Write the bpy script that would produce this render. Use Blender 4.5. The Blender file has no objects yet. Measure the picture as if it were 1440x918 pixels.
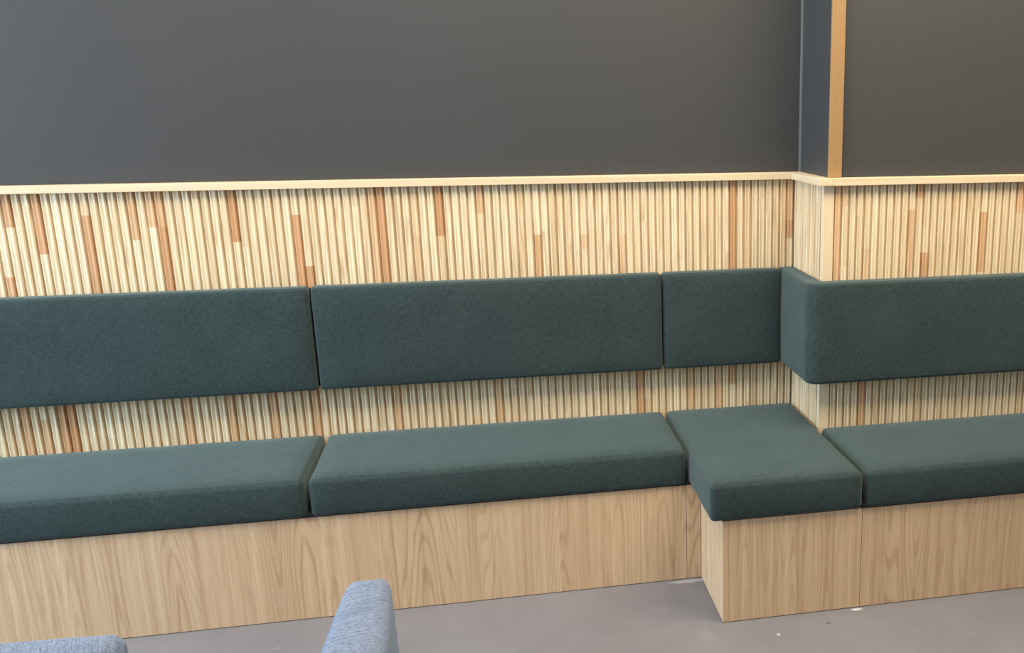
import bpy, bmesh, math, random
from mathutils import Vector, Matrix, noise
rnd = random.Random(7)
S = bpy.context.scene
COL = S.collection

# ------------------------------------------------------------------ camera
cam_data = bpy.data.cameras.new('camera')
cam = bpy.data.objects.new('camera', cam_data)
COL.objects.link(cam)
F, PPX, PPY = 1419.96, 1014.78, 515.29
PITCH, YAW, ROLL = map(math.radians, (14.6273, 13.0305, -0.1164))
cam_data.sensor_fit = 'HORIZONTAL'
cam_data.sensor_width = 36.0
cam_data.lens = F / 1440 * 36
cam_data.shift_x = (720 - PPX) / 1440
cam_data.shift_y = (PPY - 459) / 1440
cam_data.clip_start = 0.05
fw = Vector((math.sin(YAW) * math.cos(PITCH), math.cos(YAW) * math.cos(PITCH), -math.sin(PITCH)))
rt = Vector((math.cos(YAW), -math.sin(YAW), 0))
up = rt.cross(fw)
rt2 = rt * math.cos(ROLL) + up * math.sin(ROLL)
up2 = -rt * math.sin(ROLL) + up * math.cos(ROLL)
M = Matrix((rt2, up2, -fw)).transposed().to_4x4()
M.translation = (-0.4405, -3.4163, 1.5119)
cam.matrix_world = M
S.camera = cam

# ------------------------------------------------------------------ world, lamps, exposure
S.view_settings.view_transform = 'Standard'
S.view_settings.look = 'None'
S.view_settings.exposure = 0.0
S.view_settings.gamma = 1.0
S.view_settings.use_curve_mapping = False
W = bpy.data.worlds.new('room_ambient')
S.world = W
W.use_nodes = True
W.node_tree.nodes['Background'].inputs[0].default_value = (1.0, 0.98, 0.95, 1)
W.node_tree.nodes['Background'].inputs[1].default_value = 0.44


def area_lamp(name, loc, target, sx, sy, power, col, spread=180):
    d = bpy.data.lights.new(name, 'AREA')
    d.shape = 'RECTANGLE'
    d.size, d.size_y = sx, sy
    d.energy = power
    d.color = col
    d.spread = math.radians(spread)
    o = bpy.data.objects.new(name, d)
    COL.objects.link(o)
    o.location = loc
    o.rotation_euler = (Vector(target) - Vector(loc)).to_track_quat('-Z', 'Y').to_euler()
    return o


# daylight from a big window off to the left, warm ceiling panels overhead
area_lamp('window_daylight', (-4.3, -1.25, 1.6), (0.0, -0.5, 0.7), 2.2, 1.9, 240, (0.60, 0.80, 1.0))
area_lamp('ceiling_panel_warm', (1.3, -1.5, 3.2), (1.3, -1.0, 0), 1.8, 1.0, 106, (1.0, 0.84, 0.60))
area_lamp('ceiling_panel_neutral', (-0.9, -1.2, 3.2), (-0.9, -0.9, 0), 2.4, 1.3, 92, (1.0, 0.93, 0.82))

# ------------------------------------------------------------------ node helpers


def mat(name, rough=0.5, spec=0.5):
    m = bpy.data.materials.new(name)
    m.use_nodes = True
    nt = m.node_tree
    b = nt.nodes['Principled BSDF']
    b.inputs['Roughness'].default_value = rough
    b.inputs['Specular IOR Level'].default_value = spec
    return m, nt, b


class G:
    """tiny node-graph helper"""

    def __init__(self, nt):
        self.nt = nt

    def node(self, t, **k):
        n = self.nt.nodes.new(t)
        for a, v in k.items():
            setattr(n, a, v)
        return n

    def put(self, sock, v):
        if isinstance(v, bpy.types.NodeSocket):
            self.nt.links.new(v, sock)
        elif isinstance(v, (tuple, list)) and sock.type == 'VECTOR':
            sock.default_value = v[:3]
        else:
            sock.default_value = v

    def math(self, op, a, b=0.0, c=0.0, clamp=False):
        n = self.node('ShaderNodeMath', operation=op, use_clamp=clamp)
        self.put(n.inputs[0], a)
        self.put(n.inputs[1], b)
        self.put(n.inputs[2], c)
        return n.outputs[0]

    def xyz(self, x, y, z):
        n = self.node('ShaderNodeCombineXYZ')
        for i, v in enumerate((x, y, z)):
            self.put(n.inputs[i], v)
        return n.outputs[0]

    def sep(self, v):
        n = self.node('ShaderNodeSeparateXYZ')
        self.put(n.inputs[0], v)
        return n.outputs

    def objco(self):
        return self.node('ShaderNodeTexCoord').outputs['Object']

    def noise(self, v, scale=1.0, detail=2.0, rough=0.5, dist=0.0):
        n = self.node('ShaderNodeTexNoise')
        self.put(n.inputs['Vector'], v)
        n.inputs['Scale'].default_value = scale
        n.inputs['Detail'].default_value = detail
        n.inputs['Roughness'].default_value = rough
        n.inputs['Distortion'].default_value = dist
        return n.outputs['Fac']

    def ramp(self, f, stops):
        n = self.node('ShaderNodeValToRGB')
        e = n.color_ramp.elements
        while len(e) < len(stops):
            e.new(0.5)
        for i, (p, c) in enumerate(stops):
            e[i].position = p
            e[i].color = (*c, 1) if len(c) == 3 else c
        self.put(n.inputs[0], f)
        return n.outputs[0]

    def maprange(self, f, a, b, c, d):
        n = self.node('ShaderNodeMapRange')
        for i, v in enumerate((f, a, b, c, d)):
            self.put(n.inputs[i], v)
        return n.outputs[0]

    def scale(self, colour, f):
        n = self.node('ShaderNodeVectorMath', operation='SCALE')
        self.put(n.inputs[0], colour)
        self.put(n.inputs['Scale'], f)
        return n.outputs[0]

    def mix(self, f, a, b):
        n = self.node('ShaderNodeMix', data_type='RGBA')
        self.put(n.inputs[0], f)
        self.put(n.inputs[6], a)
        self.put(n.inputs[7], b)
        return n.outputs[2]

    def bump(self, h, strength, dist):
        n = self.node('ShaderNodeBump')
        n.inputs['Strength'].default_value = strength
        n.inputs['Distance'].default_value = dist
        self.put(n.inputs['Height'], h)
        return n.outputs[0]


def C4(c):
    return (*c, 1.0)


# ------------------------------------------------------------------ materials
def make_fabric(name, dark, light, vert=1.0, bump=0.35, sheen=0.18):
    m, nt, b = mat(name, 0.95, 0.15)
    g = G(nt)
    co = g.objco()
    n1 = g.noise(co, 290, 2, 0.65)
    n2 = g.noise(g.scale(co, 1.0), 1300, 1, 0.5)
    x, y, z = g.sep(co)
    u, v = g.math('ADD', x, g.math('MULTIPLY', y, 0.3)), g.math('ADD', z, g.math('MULTIPLY', y, 0.9))
    warp_ = g.noise(g.xyz(g.math('MULTIPLY', u, 420), 0.0, g.math('MULTIPLY', v, 45 * vert)), 1, 1)
    weft = g.noise(g.xyz(g.math('MULTIPLY', u, 45 if vert == 1 else 420), 5.0, g.math('MULTIPLY', v, 420 * vert)), 1, 1)
    streak = g.math('MULTIPLY', g.math('ADD', warp_, weft), 0.5)
    f = g.math('ADD', g.math('MULTIPLY', n1, 0.36), g.math('ADD', g.math('MULTIPLY', n2, 0.12), g.math('MULTIPLY', streak, 0.62)))
    big = g.noise(co, 7, 2)
    f = g.math('ADD', f, g.math('MULTIPLY', g.math('SUBTRACT', big, 0.9), 0.12))
    col = g.ramp(f, [(0.38, dark), (0.64, light)])
    g.put(b.inputs['Base Color'], col)
    b.inputs['Sheen Weight'].default_value = sheen
    b.inputs['Sheen Roughness'].default_value = 0.5
    b.inputs['Sheen Tint'].default_value = (0.8, 1, 0.95, 1)
    g.put(b.inputs['Normal'], g.bump(f, bump, 0.0012))
    return m


FAB = make_fabric('green_wool_fabric', (0.0142, 0.0250, 0.0262), (0.0400, 0.0590, 0.0590))
GREY = make_fabric('pale_blue_grey_fabric', (0.085, 0.109, 0.162), (0.215, 0.26, 0.36), 0.3, 0.5, 0.1)


def make_paint(name, col, rough):
    m, nt, b = mat(name, rough, 0.4)
    g = G(nt)
    co = g.objco()
    n = g.noise(co, 1.2, 2)
    g.put(b.inputs['Base Color'], g.scale(C4(col), g.maprange(n, 0.3, 0.7, 0.96, 1.04)))
    g.put(b.inputs['Normal'], g.bump(g.noise(co, 260, 2), 0.05, 0.001))
    return m


PAINT = make_paint('charcoal_wall_paint', (0.0445, 0.0450, 0.0460), 0.45)
BLACK = make_paint('gap_shade_black', (0.008, 0.008, 0.008), 0.8)  # near-black standing in for shade in the cushion gaps
CAULK = make_paint('grey_sealant', (0.075, 0.075, 0.074), 0.7)


DUST = [(0.135, -0.452, 0.075, 0.016, 0.45, (0.50, 0.49, 0.49)), (0.601, -0.758, 0.022, 0.008, 0.6, (0.70, 0.69, 0.68)),
        (0.488, -0.819, 0.008, 0.006, 0.8, (0.05, 0.048, 0.05)), (0.324, -0.849, 0.007, 0.010, 0.6, (0.45, 0.44, 0.43)),
        (0.114, -0.804, 0.030, 0.045, 0.07, (0.42, 0.41, 0.41)), (0.02, -0.62, 0.06, 0.03, 0.05, (0.40, 0.39, 0.39))]


def make_floor():
    m, nt, b = mat('grey_mauve_floor', 0.55, 0.35)
    g = G(nt)
    co = g.objco()
    n = g.noise(co, 2.2, 4, 0.6)
    n2 = g.noise(co, 30, 3, 0.7)
    base = g.ramp(g.math('ADD', g.math('MULTIPLY', n, 0.8), g.math('MULTIPLY', n2, 0.2)),
                  [(0.3, (0.140, 0.135, 0.144)), (0.7, (0.178, 0.171, 0.181))])
    v = g.node('ShaderNodeTexVoronoi')
    g.put(v.inputs['Vector'], co)
    v.inputs['Scale'].default_value = 9
    rad = g.math('MULTIPLY', v.outputs['Color'], 0.02)
    speck = g.math('LESS_THAN', v.outputs['Distance'], g.math('SUBTRACT', g.math('MULTIPLY', v.outputs['Color'], 0.085), 0.045))
    base = g.mix(g.math('MULTIPLY', speck, 0.55), base, C4((0.10, 0.095, 0.10)))
    sc = g.noise(g.xyz(*[g.math('MULTIPLY', s, k) for s, k in zip(g.sep(co), (6, 19, 1))]), 1, 4, 0.75)
    base = g.mix(g.maprange(sc, 0.66, 0.78, 0.0, 0.5), base, C4((0.46, 0.44, 0.44)))
    # plaster dust and grit left by the bench fitters
    px_, py_, pz_ = g.sep(co)
    jit = g.math('MULTIPLY', g.math('SUBTRACT', g.noise(co, 70, 3, 0.7), 0.5), 1.6)
    for cx, cy, rx, ry, amt, c in DUST:
        d = g.math('ADD', g.math('POWER', g.math('DIVIDE', g.math('SUBTRACT', px_, cx), rx), 2.0),
                   g.math('POWER', g.math('DIVIDE', g.math('SUBTRACT', py_, cy), ry), 2.0))
        base = g.mix(g.maprange(g.math('ADD', d, jit), 0.2, 1.0, amt, 0.0), base, C4(c))
    g.put(b.inputs['Base Color'], base)
    g.put(b.inputs['Normal'], g.bump(n2, 0.08, 0.002))
    return m


FLOOR = make_floor()


def make_slat():
    m, nt, b = mat('pine_slat_wood', 0.5, 0.3)
    g = G(nt)
    x, y, z = g.sep(g.objco())
    u = g.math('ADD', x, y)
    a = g.node('ShaderNodeAttribute', attribute_name='tone')
    s = g.node('ShaderNodeAttribute', attribute_name='seed')
    tone, seed = a.outputs['Fac'], s.outputs['Fac']
    base = g.ramp(tone, [(0.0, (0.735, 0.62, 0.425)), (0.22, (0.655, 0.515, 0.325)), (0.5, (0.62, 0.405, 0.225)), (1.0, (0.47, 0.23, 0.105))])
    off = g.math('MULTIPLY', seed, 37.0)
    fig = g.noise(g.xyz(g.math('ADD', g.math('MULTIPLY', u, 40), off), off, g.math('MULTIPLY', z, 1.5)), 1, 1.2)
    rings = g.math('SINE', g.math('MULTIPLY', fig, 50))
    fine = g.noise(g.xyz(g.math('MULTIPLY', u, 300), off, g.math('MULTIPLY', z, 3)), 1, 3, 0.6)
    k = g.math('ADD', g.maprange(rings, -1, 0.6, 0.89, 1.02), g.maprange(fine, 0.3, 0.7, -0.06, 0.04))
    strong = g.maprange(g.math('FRACT', g.math('MULTIPLY', seed, 7.3)), 0.62, 0.80, 0.6, 2.0)
    late = g.math('ADD', g.math('MULTIPLY', strong, g.maprange(rings, -1, 0.2, 0.22, 0.0)), g.maprange(fine, 0.36, 0.55, 0.18, 0.0), clamp=True)
    warm = g.mix(late, base, C4((0.56, 0.35, 0.17)))
    g.put(b.inputs['Base Color'], g.scale(warm, k))
    g.put(b.inputs['Normal'], g.bump(fine, 0.15, 0.0006))
    return m


SLAT = make_slat()


def make_oak(name, light, dark, ring_amt=0.5, vertical=True, rough=0.45):
    m, nt, b = mat(name, rough, 0.35)
    g = G(nt)
    x, y, z = g.sep(g.objco())
    if vertical:
        u, v = g.math('ADD', x, g.math('MULTIPLY', y, 1.0)), z
        w = g.math('MULTIPLY', y, 0.0)
    else:
        u, v = z, g.math('ADD', x, y)
    wob = g.noise(g.xyz(g.math('MULTIPLY', u, 9.0), 0.3, g.math('MULTIPLY', v, 0.75)), 1, 1.5, 0.4)
    rings = g.math('SINE', g.math('MULTIPLY', wob, 150))
    mask = g.maprange(g.noise(g.xyz(g.math('MULTIPLY', u, 6.0), 4.1, g.math('MULTIPLY', v, 0.5)), 1, 1), 0.40, 0.62, 0.15, 1.0)
    streak = g.noise(g.xyz(g.math('MULTIPLY', u, 60), 1.7, g.math('MULTIPLY', v, 0.8)), 1, 3, 0.6)
    pores = g.noise(g.xyz(g.math('MULTIPLY', u, 420), 2.9, g.math('MULTIPLY', v, 14)), 1, 2, 0.6)
    f = g.math('ADD', g.maprange(streak, 0.28, 0.72, 0.0, 0.62),
               g.math('MULTIPLY', g.maprange(rings, 0.2, 1, 0, ring_amt), mask))
    f = g.math('ADD', f, g.maprange(pores, 0.35, 0.75, -0.06, 0.2), clamp=True)
    g.put(b.inputs['Base Color'], g.mix(f, C4(light), C4(dark)))
    g.put(b.inputs['Normal'], g.bump(pores, 0.06, 0.0004))
    return m


OAK = make_oak('oak_laminate', (0.665, 0.48, 0.305), (0.40, 0.25, 0.137), 0.40)
RAIL = make_oak('pine_rail_wood', (0.67, 0.555, 0.38), (0.53, 0.39, 0.23), 0.15, vertical=False)
BATTEN = make_oak('honey_oak_batten', (0.315, 0.195, 0.085), (0.25, 0.14, 0.053), 0.3)
BOARD = make_oak('pine_corner_board_wood', (0.72, 0.595, 0.41), (0.60, 0.45, 0.27), 0.15)
LEGW = make_oak('oak_chair_leg', (0.55, 0.38, 0.22), (0.38, 0.24, 0.13), 0.3)


def make_leaf():
    m, nt, b = mat('dark_leaf', 0.45, 0.5)
    g = G(nt)
    n = g.noise(g.objco(), 30, 2)
    g.put(b.inputs['Base Color'], g.ramp(n, [(0.3, (0.008, 0.022, 0.007)), (0.7, (0.018, 0.042, 0.012))]))
    return m


LEAF = make_leaf()
POT = make_paint('matt_grey_pot', (0.30, 0.29, 0.28), 0.7)
SOIL = make_paint('potting_soil', (0.035, 0.025, 0.018), 0.95)

# ------------------------------------------------------------------ object helpers


def tag(o, label, cat=None, group=None, kind=None):
    o['label'] = label
    if cat:
        o['category'] = cat
    if group:
        o['group'] = group
    if kind:
        o['kind'] = kind
    return o


def thing(name, label, cat, loc, rotz=0.0, group=None):
    o = bpy.data.objects.new(name, None)
    o.empty_display_size = 0.1
    COL.objects.link(o)
    o.location = loc
    o.rotation_euler = (0, 0, rotz)
    return tag(o, label, cat, group)


def obj(name, bm, m, parent=None, origin=None, smooth=False):
    """bm is in world coordinates for a top-level object (origin = its base) and,
    for an unrotated parent, also in world coordinates; children sit at the parent's base"""
    me = bpy.data.meshes.new(name)
    off = Vector(origin) if origin is not None else (parent.location.copy() if parent else Vector())
    bmesh.ops.translate(bm, verts=bm.verts, vec=-off)
    bmesh.ops.recalc_face_normals(bm, faces=bm.faces)
    bm.to_mesh(me)
    bm.free()
    me.materials.append(m)
    if smooth:
        for p in me.polygons:
            p.use_smooth = True
    o = bpy.data.objects.new(name, me)
    COL.objects.link(o)
    if parent:
        o.parent = parent
    elif origin is not None:
        o.location = off
    return o


def box(bm, a, b, bev=0.0):
    r = bmesh.ops.create_cube(bm, size=1)
    vs = r['verts']
    for v in vs:
        v.co = Vector([a[i] + (b[i] - a[i]) * (v.co[i] + 0.5) for i in range(3)])
    if bev:
        es = list({e for v in vs for e in v.link_edges})
        bmesh.ops.bevel(bm, geom=es, offset=bev, segments=2, affect='EDGES', profile=0.5)
    return bm


def bxm(a, b, bev=0.0):
    return box(bmesh.new(), a, b, bev)


def ticks(a, b, r, n_edge=5, step=0.03):
    """coordinates from a to b, dense inside r of both ends"""
    L = b - a
    r = min(r, L * 0.49)
    out = [a + r * (1 - math.cos(math.pi / 2 * i / n_edge)) for i in range(n_edge)]
    n = max(2, int((L - 2 * r) / step))
    out += [a + r + (L - 2 * r) * i / n for i in range(n + 1)]
    out += [b - r * (1 - math.cos(math.pi / 2 * (n_edge - 1 - i) / n_edge)) for i in range(n_edge)]
    return out


def cushion(a, b, r, crown=(0, 0, 0), wob=0.0012, seed=0.0, warp=None, soft=0.07):
    """rounded, slightly crowned upholstered block between corners a and b"""
    bm = bmesh.new()
    T = [ticks(a[i], b[i], r) for i in range(3)]
    cache = {}

    def vert(i, j, k):
        key = (i, j, k)
        if key in cache:
            return cache[key]
        p = Vector((T[0][i], T[1][j], T[2][k]))
        p0 = p.copy()
        q = Vector([min(max(p[c], a[c] + r), b[c] - r) for c in range(3)])
        d = p - q
        if d.length > 1e-9:
            p = q + d.normalized() * r
        uvw = [(2 * (p[c] - a[c]) / (b[c] - a[c]) - 1) for c in range(3)]
        for c in range(3):
            if crown[c]:
                o1, o2 = [x for x in range(3) if x != c]
                fall = 1.0
                for oo in (o1, o2):
                    e = min(p0[oo] - a[oo], b[oo] - p0[oo]) / soft
                    e = max(0.0, min(1.0, e))
                    fall *= e * (2 - e)
                p[c] += crown[c] * (max(0, uvw[c]) if c == 2 else min(0, uvw[c])) * fall
        n = d.normalized() if d.length > 1e-9 else Vector()
        w = noise.noise(p * 9 + Vector((seed, 0, 0))) + 0.5 * noise.noise(p * 24 + Vector((0, seed, 0)))
        if n.z > -0.5 and n.y < 0.5:
            p += n * wob * w
        if warp:
            p = warp(p)
        cache[key] = bm.verts.new(p)
        return cache[key]

    N = [len(t) for t in T]
    for ax in range(3):
        o1, o2 = [x for x in range(3) if x != ax]
        for side in (0, N[ax] - 1):
            for i in range(N[o1] - 1):
                for j in range(N[o2] - 1):
                    vs = []
                    for di, dj in ((0, 0), (1, 0), (1, 1), (0, 1)):
                        idx = [0, 0, 0]
                        idx[ax], idx[o1], idx[o2] = side, i + di, j + dj
                        vs.append(vert(*idx))
                    try:
                        bm.faces.new(vs)
                    except ValueError:
                        pass
    return bm


# ------------------------------------------------------------------ measured layout (metres)
X1, D, E_ = 0.6135, 0.3135, 0.026          # step corner, step depth, panel thickness
ZR0, ZR1, RO = 1.2559, 1.2788, 0.020       # cap rail
YB, DP = -0.435, 0.3107                    # left bench front and how far the step comes forward
XB, ZS0, ZS1 = 0.1801, 0.33, 0.45          # step side, cushion bottom, cushion top
YC = -0.446
T_, ZB0, ZB1 = 0.0571, 0.6128, 0.9496      # back cushions
XL, XR = -3.2, 2.8
HC = 3.0

# ------------------------------------------------------------------ room shell
o = obj('floor', bxm((-4.6, -4.6, -0.1), (3.2, 0.2, 0.0)), FLOOR)
tag(o, 'grey mauve floor in front of the oak bench', 'floor', kind='structure')
o = obj('wall_back', bxm((-4.6, E_, 0), (X1 + E_, 0.2, HC)), PAINT)
tag(o, 'long charcoal painted wall above the slatted panel on the left', 'wall', kind='structure')
o = obj('wall_right', bxm((X1 + E_, E_ - D, 0), (3.2, 0.2, HC)), PAINT)
tag(o, 'charcoal painted wall that steps forward on the right', 'wall', kind='structure')
# oiled oak batten capping the corner of the wall that steps forward
bm = bxm((X1 + E_ - 0.006, E_ - D - 0.012, ZR1), (X1 + E_ + 0.038, E_ - D, HC), 0.0015)
o = obj('trim_1', bm, BATTEN)
tag(o, 'upright honey coloured wooden batten on the wall corner above the rail', 'corner trim', kind='structure')
bm = bmesh.new()
prof = [(0, 0), (-0.006, 0), (-0.0035, -0.0025), (-0.0018, -0.0045), (0, -0.007)]
lo = [bm.verts.new((X1 + E_ + x, E_ + y, ZR1)) for x, y in prof]
hi = [bm.verts.new((X1 + E_ + x, E_ + y, HC)) for x, y in prof]
for i in range(len(prof)):
    j = (i + 1) % len(prof)
    bm.faces.new((lo[i], lo[j], hi[j], hi[i]))
bm.faces.new(lo)
bm.faces.new(hi)
o = obj('trim_2', bm, CAULK)
tag(o, 'thin light grey sealant line in the inner corner of the dark walls', 'sealant line', kind='structure')

# ------------------------------------------------------------------ slatted panels
PITCH_S = 0.0258
PROF = [(0.00, 0.0092), (0.07, 0.0092), (0.11, 0.0062), (0.14, 0.0026), (0.19, 0.0004), (0.26, 0.0), (0.38, 0.0007),
        (0.50, 0.0011), (0.62, 0.0007), (0.74, 0.0), (0.81, 0.0004), (0.86, 0.0026), (0.89, 0.0062), (0.93, 0.0092), (1.0, 0.0092)]
BROWN_L = [(-1.826, 1.157, 1.256, .8), (-1.856, .94, 1.008, .7), (-1.755, 1.074, 1.256, .85), (-1.629, .90, 1.187, .85), (-1.491, 1.108, 1.256, .6), (-1.421, 1.145, 1.256, .7), (-1.413, .91, 1.145, .95), (-1.438, 1.146, 1.256, .5), (-1.202, 1.094, 1.256, .95), (-1.023, .92, 1.174, .85), (-.995, .93, 1.01, .8), (-.764, .94, 1.256, .85), (-.807, .93, 1.256, .45), (-.597, 1.094, 1.256, .95), (-.469, 1.164, 1.256, .5), (-.285, .92, 1.089, .6), (-.666, .96, 1.1, .4), (.391, .93, 1.256, .85), (.597, 1.049, 1.112, .75), (.6, 1.112, 1.256, .5), (.017, .93, 1.08, .35), (-.126, 1.036, 1.084, .4),
           (-1.87, .43, .65, .7), (-1.769, .43, .65, .85), (-1.742, .43, .65, .95), (-1.839, .43, .558, .5), (-1.156, .43, .65, .6), (-1.021, .43, .65, .6), (-.776, .43, .65, .5), (.054, .43, .65, .7), (.225, .43, .65, .45), (.335, .43, .65, .42), (.39, .529, .65, .65), (-1.417, .43, .65, .55), (-1.294, .43, .65, .55), (-.439, .43, .65, .45), (-1.938, .43, .577, .3)]
BROWN_R = [(1.188, .957, 1.158, .65), (.954, 1.21, 1.256, .7), (.657, .93, 1.256, .5), (.979, .93, 1.03, .75), (.923, .93, 1.172, .4), (.687, 1.189, 1.256, .35), (1.31, 1.15, 1.256, .5), (.767, .43, .65, .65), (.768, .95, 1.049, .35)]


def slats(s0, s1, place, brown, z0=ZS0, z1=ZR0):
    """one profiled board face running from s0 to s1; place(s, depth, z) gives the point"""
    bm = bmesh.new()
    tone = bm.faces.layers.float.new('tone')
    seed = bm.faces.layers.float.new('seed')
    n = int(math.ceil((s1 - s0) / PITCH_S - 1e-6))
    forced = {}
    for x, a, b, t in brown:
        forced.setdefault(int((x - s0) / PITCH_S), []).append((a, b, t))
    for i in range(n):
        cuts = [z0]
        z = z0 + rnd.uniform(0.05, 0.5)
        while z < z1:
            cuts.append(z)
            z += rnd.uniform(0.35, 1.0)
        cuts.append(z1)
        segs = [(cuts[k], cuts[k + 1], max(0.0, min(0.42, rnd.gauss(0.12, 0.055) + (0.14 if rnd.random() < 0.06 else 0)))) for k in range(len(cuts) - 1)]
        for fa, fb, ft in forced.get(i, []):
            new = []
            for a, b, t in segs:
                if b <= fa or a >= fb:
                    new.append((a, b, t))
                else:
                    if a < fa:
                        new.append((a, fa, t))
                    if b > fb:
                        new.append((fb, b, t))
            segs = new + [(fa, fb, ft)]
        base = s0 + i * PITCH_S
        jit = rnd.uniform(-0.0008, 0.0008)
        for a, b, t in segs:
            sd = rnd.random()
            lo, hi = [], []
            for f, d in PROF:
                s = min(base + f * PITCH_S, s1)
                dd = d + (jit if d < 0.002 else 0)
                lo.append(bm.verts.new(place(s, dd, a)))
                hi.append(bm.verts.new(place(s, dd, b)))
            for k in range(len(PROF) - 1):
                if (lo[k].co - lo[k + 1].co).length < 1e-6:
                    continue
                fc = bm.faces.new((lo[k], lo[k + 1], hi[k + 1], hi[k]))
                fc[tone] = t
                fc[seed] = sd
    # solid backing board behind the slats
    b0, b1 = place(s0, 0.0112, z0), place(s1, E_ - 0.001, z1)
    a = [min(b0[i], b1[i]) for i in range(3)]
    b = [max(b0[i], b1[i]) for i in range(3)]
    n0 = len(bm.faces)
    box(bm, a, b)
    bm.faces.ensure_lookup_table()
    for fc in bm.faces[n0:]:
        fc[tone] = 0.25
    return bm


def slat_obj(name, bm, parent):
    me = bpy.data.meshes.new(name)
    bmesh.ops.translate(bm, verts=bm.verts, vec=-parent.location)
    bm.to_mesh(me)
    bm.free()
    me.materials.append(SLAT)
    o = bpy.data.objects.new(name, me)
    COL.objects.link(o)
    o.parent = parent
    return o


PG = 'slatted pine wall panels'
t = thing('slat_panel', 'long pale pine slatted wall panel behind the left part of the bench', 'wall panel', (-1.3, 0.0, ZS0), group=PG)
S0L = -0.369 - PITCH_S * 110
slat_obj('slats', slats(S0L, X1, lambda s, d, z: (s, d, z), BROWN_L), t)

t = thing('slat_panel', 'narrow pine slatted panel facing left on the side of the wall step', 'wall panel', (X1, -D / 2, ZS0), group=PG)
slat_obj('slats', slats(-0.0045, D - E_ - 0.0005, lambda s, d, z: (X1 + d, -s, z), [(0.03, .43, 1.256, .24), (0.082, .43, 1.256, .42), (0.135, .43, 1.256, .12), (0.16, .95, 1.256, .40), (0.19, .43, .65, .38), (0.215, .7, 1.256, .34), (0.265, .43, 1.256, .28)]), t)

t = thing('slat_panel', 'yellowish pine slatted wall panel on the right, forward of the step', 'wall panel', (1.6, -D, ZS0), group=PG)
slat_obj('slats', slats(X1 + 0.0365, XR, lambda s, d, z: (s, -D + d, z), BROWN_R), t)
tag(obj('corner_board', bxm((X1 + 0.0005, -D, ZS0), (X1 + 0.0362, -D + E_ - 0.001, ZR0), 0.001), BOARD, t), 'plain flat board at the outer corner')

# cap rails lying on the slatted panels
RG = 'pine cap rails on top of the slatted panels'
for a, b, lab in (((XL, -RO, ZR0), (X1 - RO - 0.0003, E_, ZR1), 'long pale pine cap rail along the left slatted panel'),
                  ((X1 - RO, -D - RO, ZR0), (X1 + E_, E_, ZR1), 'short pine cap rail running forward over the side of the wall step'),
                  ((X1 + E_ + 0.0003, -D - RO, ZR0), (XR, E_ - D, ZR1), 'pine cap rail on the right slatted panel, below the wooden batten')):
    o = obj('cap_rail', bxm(a, b, 0.0012), RAIL, None, ((a[0] + b[0]) / 2, (a[1] + b[1]) / 2, a[2]))
    tag(o, lab, 'rail', RG)

# ------------------------------------------------------------------ bench carcasses
BGp = 'oak laminate bench bases'
PT = 0.018
t = thing('bench_base', 'long low oak laminate bench base on the left', 'bench base', (-1.5, YB / 2, 0), group=BGp)
obj('front_panel', bxm((XL, YB, 0.002), (0.1310, YB + PT, ZS0 - 0.002), 0.0006), OAK, t)
tag(obj('filler_strip', bxm((0.1325, YB, 0.002), (XB - 0.0008, YB + PT, ZS0 - 0.002), 0.0006), OAK, t), 'narrow oak strip next to the step')
obj('deck', bxm((XL, YB + PT, ZS0 - 0.020), (XB, -0.002, ZS0 - 0.0005)), OAK, t)

YF = YB - DP
t = thing('bench_base', 'oak laminate bench base section at the step, with its left side showing', 'bench base', ((XB + X1) / 2, YF / 2, 0), group=BGp)
obj('front_panel', bxm((XB + 0.0184, YF, 0.002), (X1 - 0.0008, YF + PT, ZS0 - 0.002), 0.0006), OAK, t)
obj('side_panel', bxm((XB, YF, 0.002), (XB + PT, YB + PT, ZS0 - 0.002), 0.0006), OAK, t)
obj('deck', bxm((XB + PT, YF + PT, ZS0 - 0.020), (X1 - 0.001, -0.002, ZS0 - 0.0005)), OAK, t)

t = thing('bench_base', 'oak laminate bench base running off the right edge beyond the panel seam', 'bench base', (1.6, (YF - D) / 2, 0), group=BGp)
obj('front_panel', bxm((X1 + 0.0008, YF, 0.002), (XR, YF + PT, ZS0 - 0.002), 0.0006), OAK, t)
obj('deck', bxm((X1 + 0.001, YF + PT, ZS0 - 0.020), (XR, -D - 0.002, ZS0 - 0.0005)), OAK, t)

# ------------------------------------------------------------------ seat cushions
SG = 'green seat cushions on the bench'
YCF = YC - DP
seats = [
    ((XL, YC, ZS0), (-1.0080, -0.003, ZS1), 'dark green seat cushion at the far left of the bench'),
    ((-0.9950, YC, ZS0), (0.1310, -0.003, ZS1), 'long dark green seat cushion in the middle, left of the step'),
    ((0.1415, YCF, ZS0), (0.6095, -0.003, ZS1), 'deep near square green seat cushion in front of the corner'),
    ((0.6205, YCF, ZS0), (XR, -D - 0.003, ZS1), 'dark green seat cushion running off the right edge'),
]
for i, (a, b, lab) in enumerate(seats):
    bm = cushion(a, (b[0], b[1], b[2] - 0.003), 0.016, (0, 0.003, 0.006), seed=i * 3.7)
    o = obj('seat_cushion', bm, FAB, None, ((a[0] + b[0]) / 2, (a[1] + b[1]) / 2, a[2]), smooth=True)
    tag(o, lab, 'seat cushion', SG)
    # black board added under the foam to darken the gaps and lower edge
    g0, g1 = (0.0, 0.0060, 0.0048, 0.0105)[i], (0.0060, 0.0048, 0.0, 0.0)[i]
    base = bxm((a[0] - g0, (YC if i == 2 else a[1]) + 0.006, ZS0 + 0.0002), (b[0] + g1, b[1], ZS0 + 0.012))
    tag(obj('seat_gap_shade', base, BLACK, o), 'black board added under the cushion to shade the gaps')

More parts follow.
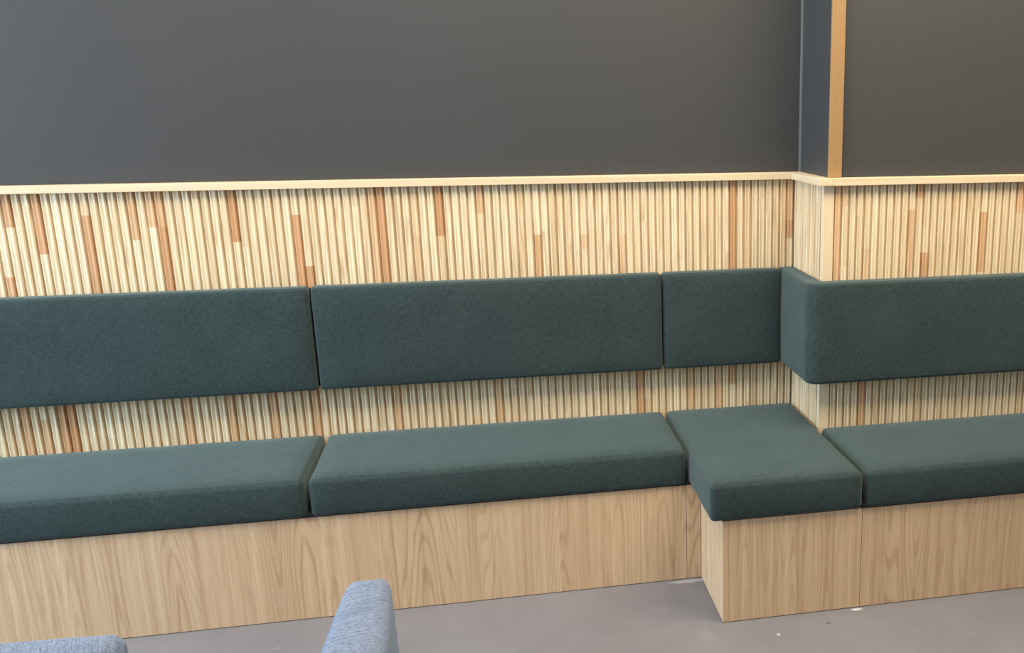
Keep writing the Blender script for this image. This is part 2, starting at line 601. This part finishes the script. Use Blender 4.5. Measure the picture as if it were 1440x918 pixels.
# ------------------------------------------------------------------ back cushions
KG = 'green back cushions along the wall'
XG, XH = -1.0018, 0.1315
backs = [
    ((XL, -T_, ZB0), (XG - 0.0042, -0.002, ZB1), 'dark green back cushion at the far left of the wall'),
    ((XG + 0.0042, -T_, ZB0), (XH - 0.0042, -0.002, ZB1), 'long dark green back cushion in the middle of the wall'),
    ((XH + 0.0042, -T_, ZB0), (X1 - T_ - 0.0022, -0.002, ZB1), 'short dark green back cushion tucked into the inner corner'),
]
for i, (a, b, lab) in enumerate(backs):
    bm = cushion(a, b, 0.011, (0, 0.006, 0.001), wob=0.001, seed=20 + i * 3.1)
    o = obj('back_cushion', bm, FAB, None, ((a[0] + b[0]) / 2, -0.03, a[2]), smooth=True)
    tag(o, lab, 'back cushion', KG)
    g0, g1 = (0.0 if i == 0 else 0.0040), (0.0040 if i < 2 else 0.0015)
    board = bxm((a[0] - g0, -0.012, a[2] + 0.006), (b[0] + g1, -0.0008, b[2] - 0.010))  # added sheet reaching into the gaps, black in place of deep shade
    tag(obj('back_gap_shade', board, BLACK, o), 'black board added behind the cushion to shade the gaps')


def wrap_cushion():
    """one back cushion that folds round the outer corner of the wall step"""
    h = T_ / 2
    RO_ = 0.040                                     # outer radius at the fold
    x0, yf = X1 - 0.0015 - h, -D - 0.0015 - h
    ye, xs = yf + h + 0.004, x0 + h + 0.004         # where the straight runs end
    # stations: ('v', y) down the return face, ('c', angle) round the fold, ('h', x) along the front
    stations = [('v', y) for y in [-0.003, -0.008, -0.02] + [-0.02 + (ye + 0.02) * k / 8 for k in range(1, 9)]]
    stations += [('c', math.pi / 2 * k / 12) for k in range(13)]
    stations += [('h', xs + (XR - xs) * k / 60) for k in range(61)]

    def at(st, o):
        kind, t = st
        if kind == 'v':
            return (x0 - o, t), (-1, 0)
        if kind == 'h':
            return (t, yf - o), (0, -1)
        rr = max(0.0, RO_ - (h - o))
        c, n_ = (x0 - o + rr, yf - o + rr), (-math.cos(t), -math.sin(t))
        return (c[0] + rr * n_[0], c[1] + rr * n_[1]), n_
    r = 0.012
    sec = []                                        # rounded cross-section (out, z)
    H = (ZB1 - ZB0) / 2
    zc = (ZB1 + ZB0) / 2
    for cx, cz, a0 in ((h - r, H - r, 0), (-h + r * 0.5, H - r * 0.5, 90), (-h + r * 0.5, -H + r * 0.5, 180), (h - r, -H + r, 270)):
        rr = r if cx > 0 else r * 0.5
        for k in range(6):
            a = math.radians(a0 + 90 * k / 5)
            sec.append((cx + rr * math.cos(a), cz + rr * math.sin(a)))
    front = [(h, (-H + r) + (2 * H - 2 * r) * k / 12) for k in range(1, 12)]
    sec = sec + front
    bm = bmesh.new()
    rings = []
    for st in stations:
        ring = []
        for o_, z in sec:
            bul = 0.003 * (1 - (z / H) ** 2) if o_ > h * 0.9 else 0
            p, nrm = at(st, o_ + bul)
            q = Vector((p[0], p[1], zc + z))
            w = noise.noise(q * 9) + 0.5 * noise.noise(q * 24)
            q += Vector((nrm[0], nrm[1], 0)) * w * 0.001 * (1 if o_ > 0 else 0)
            ring.append(bm.verts.new(q))
        rings.append(ring)
    m_ = len(sec)
    for A, B in zip(rings, rings[1:]):
        for k in range(m_):
            bm.faces.new((A[k], A[(k + 1) % m_], B[(k + 1) % m_], B[k]))
    bm.faces.new(rings[0])
    bm.faces.new(rings[-1])
    return bm


o = obj('back_cushion', wrap_cushion(), FAB, None, (1.6, -D - 0.03, ZB0), smooth=True)
tag(o, 'dark green back cushion wrapping round the outer wall corner and off to the right', 'back cushion', KG)

# ------------------------------------------------------------------ two upholstered chairs at the lower edge
CG = 'pale blue grey upholstered chairs'


def chair(loc, rotz, label):
    """faces local +y; the middle of the backrest's top is above the local origin"""
    t = thing('upholstered_chair', label, 'chair', loc, rotz, CG)

    def part(name, bm, m, smooth=True):
        me = bpy.data.meshes.new(name)
        bmesh.ops.recalc_face_normals(bm, faces=bm.faces)
        bm.to_mesh(me)
        bm.free()
        me.materials.append(m)
        for p in me.polygons:
            p.use_smooth = smooth
        q = bpy.data.objects.new(name, me)
        COL.objects.link(q)
        q.parent = t
        return q

    def lean(p):
        k = (p.z - 0.40) / 0.39
        p.y += 0.012 * (1 - k)                      # leans back towards the top
        p.y *= 1.0 - 0.27 * min(1.0, abs(p.x) / 0.235) ** 2
        p.x *= 1.0 - 0.04 * k
        return p
    part('backrest', cushion((-0.235, -0.044, 0.40), (0.235, 0.044, 0.79), 0.020, (0, 0.004, 0.002), 0.0015, loc[0] * 9, lean), GREY)
    part('seat', cushion((-0.235, 0.062, 0.385), (0.235, 0.50, 0.465), 0.028, (0, 0, 0.008), 0.0015, loc[1] * 7), GREY)
    for sx in (-1, 1):
        for y0, y1 in ((0.11, 0.075), (0.45, 0.475)):
            bm = bmesh.new()
            M_ = bmesh.ops.create_cone(bm, cap_ends=True, segments=14, radius1=0.012, radius2=0.02, depth=0.394)
            for v in bm.verts:
                k = v.co.z / 0.394 + 0.5
                v.co = Vector((v.co.x + sx * (0.215 - 0.03 * k), v.co.y + y1 + (y0 - y1) * k, k * 0.394))
            part('leg', bm, LEGW)
    return t


chair((-1.197, -1.995, 0), math.radians(-1), 'pale blue grey chair back with a flat top edge in the bottom left corner')
chair((-0.655, -2.095, 0), math.radians(-90), 'pale blue grey chair back seen end on, standing up at the lower edge')

# ------------------------------------------------------------------ plant whose leaf tip shows at the right edge
px, py = 1.62, -1.02
t = thing('potted_plant', 'dark green plant whose leaf tip pokes in at the right edge before the back cushion', 'plant', (px, py, 0))
bm = bmesh.new()
prof = [(0.0, 0.0), (0.105, 0.0), (0.115, 0.01), (0.15, 0.30), (0.155, 0.34), (0.145, 0.34), (0.14, 0.30), (0.0, 0.295)]
rings = []
for r, z in prof:
    rings.append([bm.verts.new((px + r * math.cos(2 * math.pi * k / 32), py + r * math.sin(2 * math.pi * k / 32), z)) for k in range(32)] if r > 0 else [bm.verts.new((px, py, z))])
for A, B in zip(rings, rings[1:]):
    for k in range(32):
        k2 = (k + 1) % 32
        if len(A) == 1:
            bm.faces.new((A[0], B[k], B[k2]))
        elif len(B) == 1:
            bm.faces.new((A[k], A[k2], B[0]))
        else:
            bm.faces.new((A[k], A[k2], B[k2], B[k]))
obj('pot', bm, POT, t, smooth=True)
bm = bmesh.new()
bmesh.ops.create_cone(bm, cap_ends=True, segments=24, radius1=0.138, radius2=0.138, depth=0.03, matrix=Matrix.Translation((px, py, 0.312)))
obj('soil', bm, SOIL, t)


def leaf(tip, mid, wid):
    bm = bmesh.new()
    base = Vector((px + rnd.uniform(-.03, .03), py + rnd.uniform(-.03, .03), 0.32))
    mid, tip = Vector(mid), Vector(tip)
    n = 18
    rows = []
    for k in range(n + 1):
        s = k / n
        p = base * (1 - s) ** 2 + mid * 2 * s * (1 - s) + tip * s * s
        tg = ((mid - base) * (1 - s) + (tip - mid) * s).normalized()
        side = tg.cross(Vector((0, 0, 1)))
        side = side.normalized() if side.length > 1e-4 else Vector((1, 0, 0))
        nrm = side.cross(tg).normalized()
        w = wid * (0.25 + 0.75 * math.sin(min(1, s * 1.6) * math.pi / 2)) * (1 - max(0, (s - 0.5) / 0.5) ** 3) + 0.0008
        rows.append([p - side * w + nrm * w * 0.35, p, p + side * w + nrm * w * 0.35,
                     p + side * w + nrm * (w * 0.35 - 0.0012), p - nrm * 0.0012, p - side * w + nrm * (w * 0.35 - 0.0012)])
    vr = [[bm.verts.new(c) for c in r] for r in rows]
    for A, B in zip(vr, vr[1:]):
        for k in range(6):
            bm.faces.new((A[k], A[(k + 1) % 6], B[(k + 1) % 6], B[k]))
    bm.faces.new(vr[0])
    bm.faces.new(vr[-1])
    obj('leaf', bm, LEAF, t, smooth=True)


TIP = (0.972, -0.90, 1.028)
leaf(TIP, (1.36, -0.98, 1.25), 0.036)
for k in range(9):
    a = -1.9 + k * 0.47
    R_ = rnd.uniform(0.2, 0.36)
    leaf((px + R_ * math.cos(a) + 0.08, py + R_ * math.sin(a) * 0.9, rnd.uniform(0.8, 1.15)),
         (px + R_ * 0.3 * math.cos(a), py + R_ * 0.3 * math.sin(a), rnd.uniform(1.0, 1.3)), 0.021)
